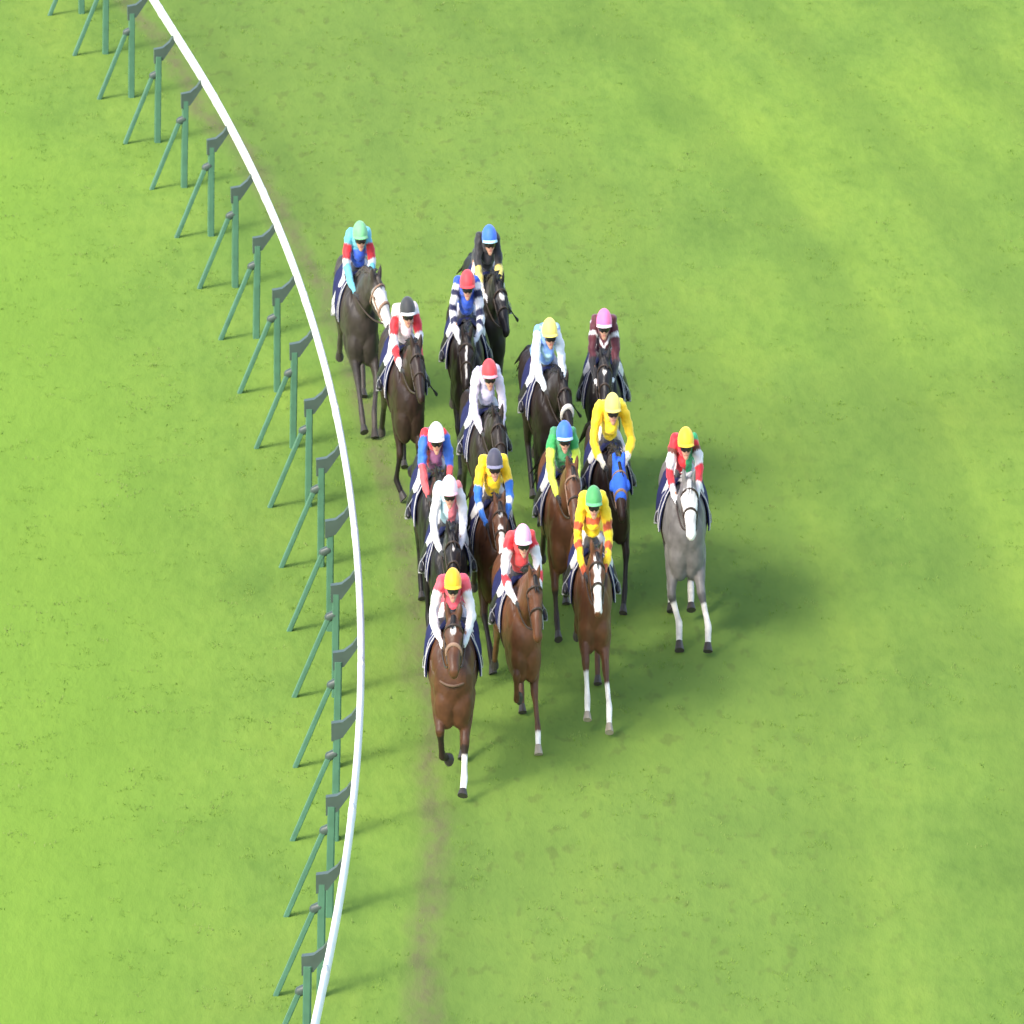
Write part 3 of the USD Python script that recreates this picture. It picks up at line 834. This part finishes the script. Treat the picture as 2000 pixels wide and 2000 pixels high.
    for i, s in enumerate((-1, 1)):
        bo = union([hull(ball(lerp(kn[i], an[i], .22), .067), ball(lerp(kn[i], an[i], .6), .062)), hull(ball(lerp(kn[i], an[i], .6), .062), ball(an[i], .047)),
                    hull(ball(an[i] - H(0, .03, .0), (.042, .05, .045)), ball(toe[i], (.042, .055, .034)))])
        put("boot", skin(bo, .03, 5), j.get("boots", "boot_black"))
        st = toe[i] + H(0, -.03, -.04)
        put("stirrup", cat([tube(np.array([st + H(-.048, 0, 0), st + H(.048, 0, 0)]), (.010), 6),
                            tube(np.array([st + H(.048 * math.cos(a), 0, .12 * math.sin(a)) for a in np.linspace(0, np.pi, 12)]), .005, 6),
                            tube(np.array([st + H(0, 0, .12), H(s * .28, -.16, 1.34)]), .007, 4)]), "stirrup_grey")
    # --- helmet with peak, goggles
    hc = hd + up * .058 - fd * .020
    dome_ = Manifold.hull_points(np.vstack([hc + s_[0] * sd * .128 + s_[1] * fd * .152 + s_[2] * up * .145 for s_ in SPH if s_[2] > -.15] +
                                           [hc + s_[0] * sd * .123 + s_[1] * fd * .144 - up * .035 for s_ in SPH if abs(s_[2]) < .2]))
    dm = skin(dome_, .03, 3)
    he = put("helmet", dm, "silk", color=np.tile(np.array(j["cap"]), (len(dm.vertices), 1)))
    pk = []
    for a in np.linspace(-1.15, 1.15, 15):
        e = hc - up * .022 + sd * math.sin(a) * .129 + fd * math.cos(a) * .150
        o = hc - up * .040 + sd * math.sin(a) * .138 + fd * (math.cos(a) * .160 + .022 * math.cos(a) ** 2)
        pk += [e, e + up * .012, o, o + up * .007]
    ip = [hc - up * .02 + sd * math.sin(a) * .10 + fd * math.cos(a) * .10 for a in np.linspace(-1.15, 1.15, 7)]
    brim = np.array(pk).reshape(15, 4, 3)
    Vb, Fb = brim.reshape(-1, 3), []
    for i in range(14):
        for q, r_ in ((0, 2), (2, 3), (3, 1), (1, 0)):
            Fb.append([i * 4 + q, i * 4 + r_, (i + 1) * 4 + r_, (i + 1) * 4 + q])
    Fb = np.array(Fb)
    bmsh = trimesh.Trimesh(Vb, np.vstack([Fb[:, [0, 1, 2]], Fb[:, [0, 2, 3]]]), process=False)
    trimesh.repair.fix_normals(bmsh)
    put("peak", bmsh, "silk", he, color=np.tile(np.array(j.get("peak", j["cap"])), (len(Vb), 1)), smooth=True)
    gg = np.array([hd + up * (.002 - .004 * math.cos(3 * a)) + sd * math.sin(a) * .086 + fd * (math.cos(a) * .112 - .004) for a in np.linspace(-1.75, 1.75, 21)])
    put("goggles", tube(gg, np.interp(np.abs(np.linspace(-1, 1, 21)), [0, .06, .2, .5, .62, 1], [.024, .028, .038, .036, .016, .014]), 8, squash=(.55, 1)), "goggles")
    # --- reins run from the bit through the hands
    rp = []
    for i in (0, 1):
        p0, p1 = c["bit"][i], ha[i] + H(0, .07, -.01)
        rp.append(tube(np.array([lerp(p0, p1, t) - H(0, 0, .06 * math.sin(math.pi * t)) for t in np.linspace(0, 1, 9)]), .011, 5))
    rp.append(tube(np.array([ha[0] + H(0, .06, -.02), H(ha[0][0] * .4, .36, 1.56), H(ha[1][0] * .4, .36, 1.56), ha[1] + H(0, .06, -.02)]), .010, 5))
    c["put"]("rein", cat(rp), "leather", c["root"])
    if j.get("whip"):
        w0 = ha[1] + H(0, .06, -.02)
        d = H(.62, -.25, -.62)
        wt = thing("whip", c["loc"], j["whip"], "whip")
        put("stick", tube(np.array([w0 - d * .12, w0 + d * .2, w0 + d * .40]), (.013, .011, .008), 6), "stick_black", wt)
        put("flap", hull(ball(w0 + d * .40, (.012, .012, .012), SPH1), ball(w0 + d * .48, (.022, .010, .022), SPH1)), "stick_black", wt)
    return root


# colours of the silks
RED, PINKRED, WHITE, NAVY = (.56, .025, .035), (.60, .11, .14), (.64, .64, .65), (.012, .014, .05)
YEL, PALEYEL, BLU, SKYB, LBLUE = (.82, .56, .015), (.84, .68, .14), (.025, .08, .42), (.12, .42, .52), (.38, .62, .72)
GRN, LIME, PINK, MAROON, BLK = (.04, .33, .09), (.62, .78, .08), (.80, .16, .36), (.085, .018, .026), (.02, .02, .022)
LAV, LGREEN, ORNG = (.66, .60, .68), (.24, .55, .28), (.45, .14, .02)
CAPBLUE, CAPYEL, CAPWHITE, CAPGREEN, CAPRED, CAPBLACK = (.045, .15, .66), (.88, .60, .05), (.84, .82, .80), (.13, .46, .20), (.72, .05, .06), (.035, .037, .04)

# helmet pixel of each rider in the footage (2000 x 2000), how each horse is turned, then looks
FIELD = [
    dict(px=(703.5, 452), sway=.04, bulk=1.1, neck_yaw=12, head_yaw=30, neck_drop=.06, pitch=48, face=[("bald", .10)], muzzle_tone=.9, yaw=8, coat=GREYBROWN, points=(.05, .042, .036), front=("land", "land"), hind=("back", "under"), spread=-.07, reach=.12, strap="tan_strap", noseband="tan_strap",
         label="grey-brown white-faced racehorse galloping rearmost in the pack, nearest the white rail",
         j=dict(wide=0.93, label="jockey with pale green cap and turquoise silks with red armbands", torso=SKYB, pattern=[("below", BLU, 1.80)], sleeve=[(.16, SKYB), (.40, RED), (.52, WHITE), (1, SKYB)], cap=(.16, .44, .20), boots="boot_white", lift=.03)),
    dict(px=(956, 459.5), neck_drop=.1, yaw=9, coat=BLACK, front=("half", "ext"), hind=("under", "back"), neck_yaw=4, face=[("star", .16, .035, .07)], head_yaw=8,
         label="black racehorse with white diamond star at the back of the pack",
         j=dict(wide=0.86, label="jockey with blue cap and plain black silks with pale yellow cuffs", whip="thin black whip held by the black-silked jockey at the back", torso=BLK, sleeve=[(.46, BLK), (.80, (.70, .56, .14)), (1, (.62, .60, .50))], cap=CAPBLUE, peak=LBLUE, glove=(.6, .6, .6))),
    dict(px=(913, 547.5), neck_drop=.18, yaw=4, coat=BROWN, front=("ext", "half"), hind=("back", "under"), neck_yaw=-5, face=[("blaze", .10, .50, .014, .010)],
         label="dark brown racehorse with thin white stripe ridden in blue with hooped sleeves",
         j=dict(wide=1.05, label="jockey with red cap, blue body and white sleeves with navy hoops", torso=BLU, sleeve=[(.12, WHITE), (.22, NAVY), (.36, WHITE), (.46, NAVY), (.60, WHITE), (.70, NAVY), (1, WHITE)], cap=CAPRED, glove=(.6, .6, .6))),
    dict(px=(796, 604), yaw=10, coat=DARK_BAY, front=("vert", "half"), hind=("back", "stance"), neck_yaw=2,
         label="dark bay racehorse with plain face ridden by the black-capped jockey in red and white",
         j=dict(wide=0.95, label="jockey with black cap and white silks with red sleeve bands", whip="thin black whip held by the jockey with red sleeve bands", torso=(.74, .62, .62), sleeve=[(.10, WHITE), (.36, RED), (.56, WHITE), (.82, RED), (1, WHITE)], cap=CAPBLACK, peak=(.6, .6, .6))),
    dict(px=(1073.7, 645.7), neck_drop=.13, yaw=11, coat=BROWN, front=("vert", "back"), hind=("under", "back"), neck_yaw=5, noseband="pale_fleece",
         label="dark brown racehorse with pale fleece noseband ridden in blue and white",
         j=dict(wide=0.98, label="jockey with pale yellow cap, blue front and white sleeves", whip="thin black whip held by the jockey in pale blue and white", torso=(.16, .30, .62), pattern=[("spots", LBLUE, 9.0, .6)], sleeve=[(1, (.72, .80, .80))], cap=PALEYEL, lean=-.02)),
    dict(px=(1180, 627.6), yaw=0, coat=BLACK, front=("half", "vert"), hind=("under", "back"), face=[("star", .17, .022, .035)], neck_drop=-.02,
         label="black racehorse with tiny white spot ridden by the pink-capped jockey in maroon",
         j=dict(wide=0.89, label="jockey with bright pink cap and maroon silks with white V stripe", torso=MAROON, pattern=[("vee", WHITE, 1.70, 1.15, .022)], sleeve=[(.16, MAROON), (.22, WHITE), (.6, MAROON), (1, BLK)], cap=PINK, peak=(.85, .62, .70), glove=(.7, .7, .7))),
    dict(px=(956, 726), yaw=9, coat=BROWN, front=("vert", "fold"), hind=("back", "under"), neck_yaw=2, neck_drop=.06,
         label="dark brown racehorse ridden by the red-capped jockey in pale lavender",
         j=dict(wide=1.03, label="jockey with red cap and plain pale lavender silks", torso=(.42, .40, .52), sleeve=[(1, LAV)], cap=CAPRED, peak=(.75, .30, .36), lean=.01)),
    dict(px=(852, 850), yaw=6, coat=BLACK, front=("vert", "half"), hind=("stance", "under"),
         label="black racehorse ridden by the white-capped jockey in blue with red forearms",
         j=dict(wide=1.03, label="jockey with white cap, blue sleeves and red forearms", torso=(.22, .08, .16), pattern=[("spots", RED, 8.0, .62)], sleeve=[(.50, (.03, .13, .52)), (1, (.62, .09, .10))], cap=CAPWHITE, peak=(.80, .66, .66))),
    dict(px=(1196.6, 790.7), neck_drop=.18, yaw=7, coat=DARK_BAY, front=("half", "ext"), hind=("under", "back"), hood=True, strap="tan_strap", noseband="tan_strap", socks={0: .22},
         label="dark bay racehorse in a bright blue hood",
         j=dict(wide=1.29, label="jockey with pale yellow cap and plain bright yellow silks", torso=(.80, .62, .03), sleeve=[(.80, YEL), (1, (.80, .76, .60))], cap=PALEYEL, el=(0, .03))),
    dict(px=(1102.7, 843.7), neck_drop=-.08, pitch=50, yaw=6, coat=CHESTNUT, front=("ext", "fold"), hind=("back", "under"), neck_yaw=3, strap="tan_strap",
         label="chestnut racehorse with plain red-brown face ridden in green and lime",
         j=dict(wide=0.95, label="jockey with blue cap, green silks and lime forearms", torso=(.05, .24, .10), sleeve=[(.24, GRN), (1, LIME)], cap=CAPBLUE, peak=LBLUE)),
    dict(px=(1339.5, 858), sway=.10, bulk=1.15, yaw=3, coat=GREY, points=(.05, .05, .05), mane=(.35, .34, .33), front=("ext", "land"), hind=("under", "fwd"), face=[("bald", .08)], muzzle_tone=.9,
         socks={0: .42, 1: .44, 2: .30, 3: .30}, spread=.06, dark_hoof=True, noseband="leather",
         label="grey racehorse with white face running alone on the outside",
         j=dict(wide=1.03, label="jockey with yellow cap, red and green body and red-hooped white sleeves", torso=RED, pattern=[("half", (.03, .30, .12), .015)], sleeve=[(.12, RED), (.20, (.12, .03, .02)), (.42, WHITE), (.72, RED), (1, WHITE)], cap=(.88, .54, .03))),
    dict(px=(877.6, 952.7), yaw=4, coat=BLACK, front=("half", "ext"), hind=("under", "back"), face=[("star", .16, .018, .03)], neck_drop=.03,
         label="black racehorse directly behind the leader, ridden in white with pink front",
         j=dict(wide=1.01, label="jockey with white cap, white sleeves and pale blue and pink front", torso=(.45, .62, .70), pattern=[("half", (.62, .16, .18), -.01)], sleeve=[(1, WHITE)], cap=(.80, .64, .68), peak=(.74, .42, .50))),
    dict(px=(966, 898), yaw=6, coat=BAY, front=("ext", "half"), hind=("back", "under"), face=[("star", .13, .03, .035), ("blaze", .26, .56, .035, .055)], noseband="leather",
         label="bay racehorse with white snip ridden in yellow with blue sleeves",
         j=dict(wide=1.16, label="jockey with black cap, yellow body and blue sleeves", torso=YEL, sleeve=[(.34, YEL), (.62, (.03, .16, .55)), (.74, WHITE), (1, (.03, .16, .55))], cap=(.05, .05, .075), peak=(.18, .18, .26))),
    dict(px=(1021.7, 1048), neck_drop=-.06, pitch=58, yaw=9, coat=CHESTNUT, front=("fold", "ext"), hind=("back", "under"), neck_yaw=4, dark_legs=False, socks={1: .20}, muzzle_tone=1.5,
         label="chestnut racehorse with one white pastern between the leader and the white-blazed horse",
         j=dict(wide=1.12, label="jockey with pale pink cap, red body and white sleeves with red band", torso=(.55, .05, .05), sleeve=[(.16, RED), (.48, WHITE), (.66, RED), (1, WHITE)], cap=(.78, .36, .56), peak=(.80, .56, .68))),
    dict(px=(1159.7, 971), sway=.04, pitch=48, yaw=3, coat=(.080, .034, .016), front=("lift", "land"), hind=("back", "under"), dark_legs=False, face=[("blaze", .03, .60, .048, .06)], socks={0: .46, 1: .46}, reach=.14,
         label="dark chestnut racehorse with long white blaze and two white front socks",
         j=dict(wide=1.05, label="jockey with green cap and yellow silks with brown hoops", torso=(.85, .60, .02), pattern=[("hoop", (.40, .07, .02), 1.79, 1.72)], sleeve=[(.28, YEL), (.38, (.40, .07, .02)), (.55, YEL), (.66, (.40, .07, .02)), (.92, YEL), (1, (.40, .07, .02))], cap=(.07, .30, .10), peak=(.12, .40, .18), lift=.11)),
    dict(px=(884.6, 1132.6), bulk=1.2, neck_drop=-.08, pitch=38, yaw=1, coat=BAY, front=("half", "ext"), hind=("back", "under"), face=[("star", .15, .04, .055)], socks={1: .42}, dark_hoof=True, noseband="tan_strap", breast_strap="brown_strap",
         label="bay racehorse with round white star leading the pack",
         j=dict(wide=1.26, label="jockey with deep yellow cap, rose-red body and white sleeves", torso=(.56, .07, .10), sleeve=[(.16, (.60, .09, .12)), (1, WHITE)], cap=(.86, .44, .02))),
]

for n_, c in enumerate(FIELD):
    c["seed"] = n_ + 1
    j = c["j"]
    zz = (2.015 + j.get("lift", 0)) * KZ
    p = pixel_to_plane(*c["px"], zz)
    yaw = math.radians(c["yaw"])
    fx, fy = .24 * math.sin(yaw) + j.get("lean", 0) * math.cos(yaw), -.24 * math.cos(yaw)
    c["loc"] = (p[0] - fx * KX, p[1] - fy * KY, 0.0)
    make_horse(c)
    make_jockey(c, j)
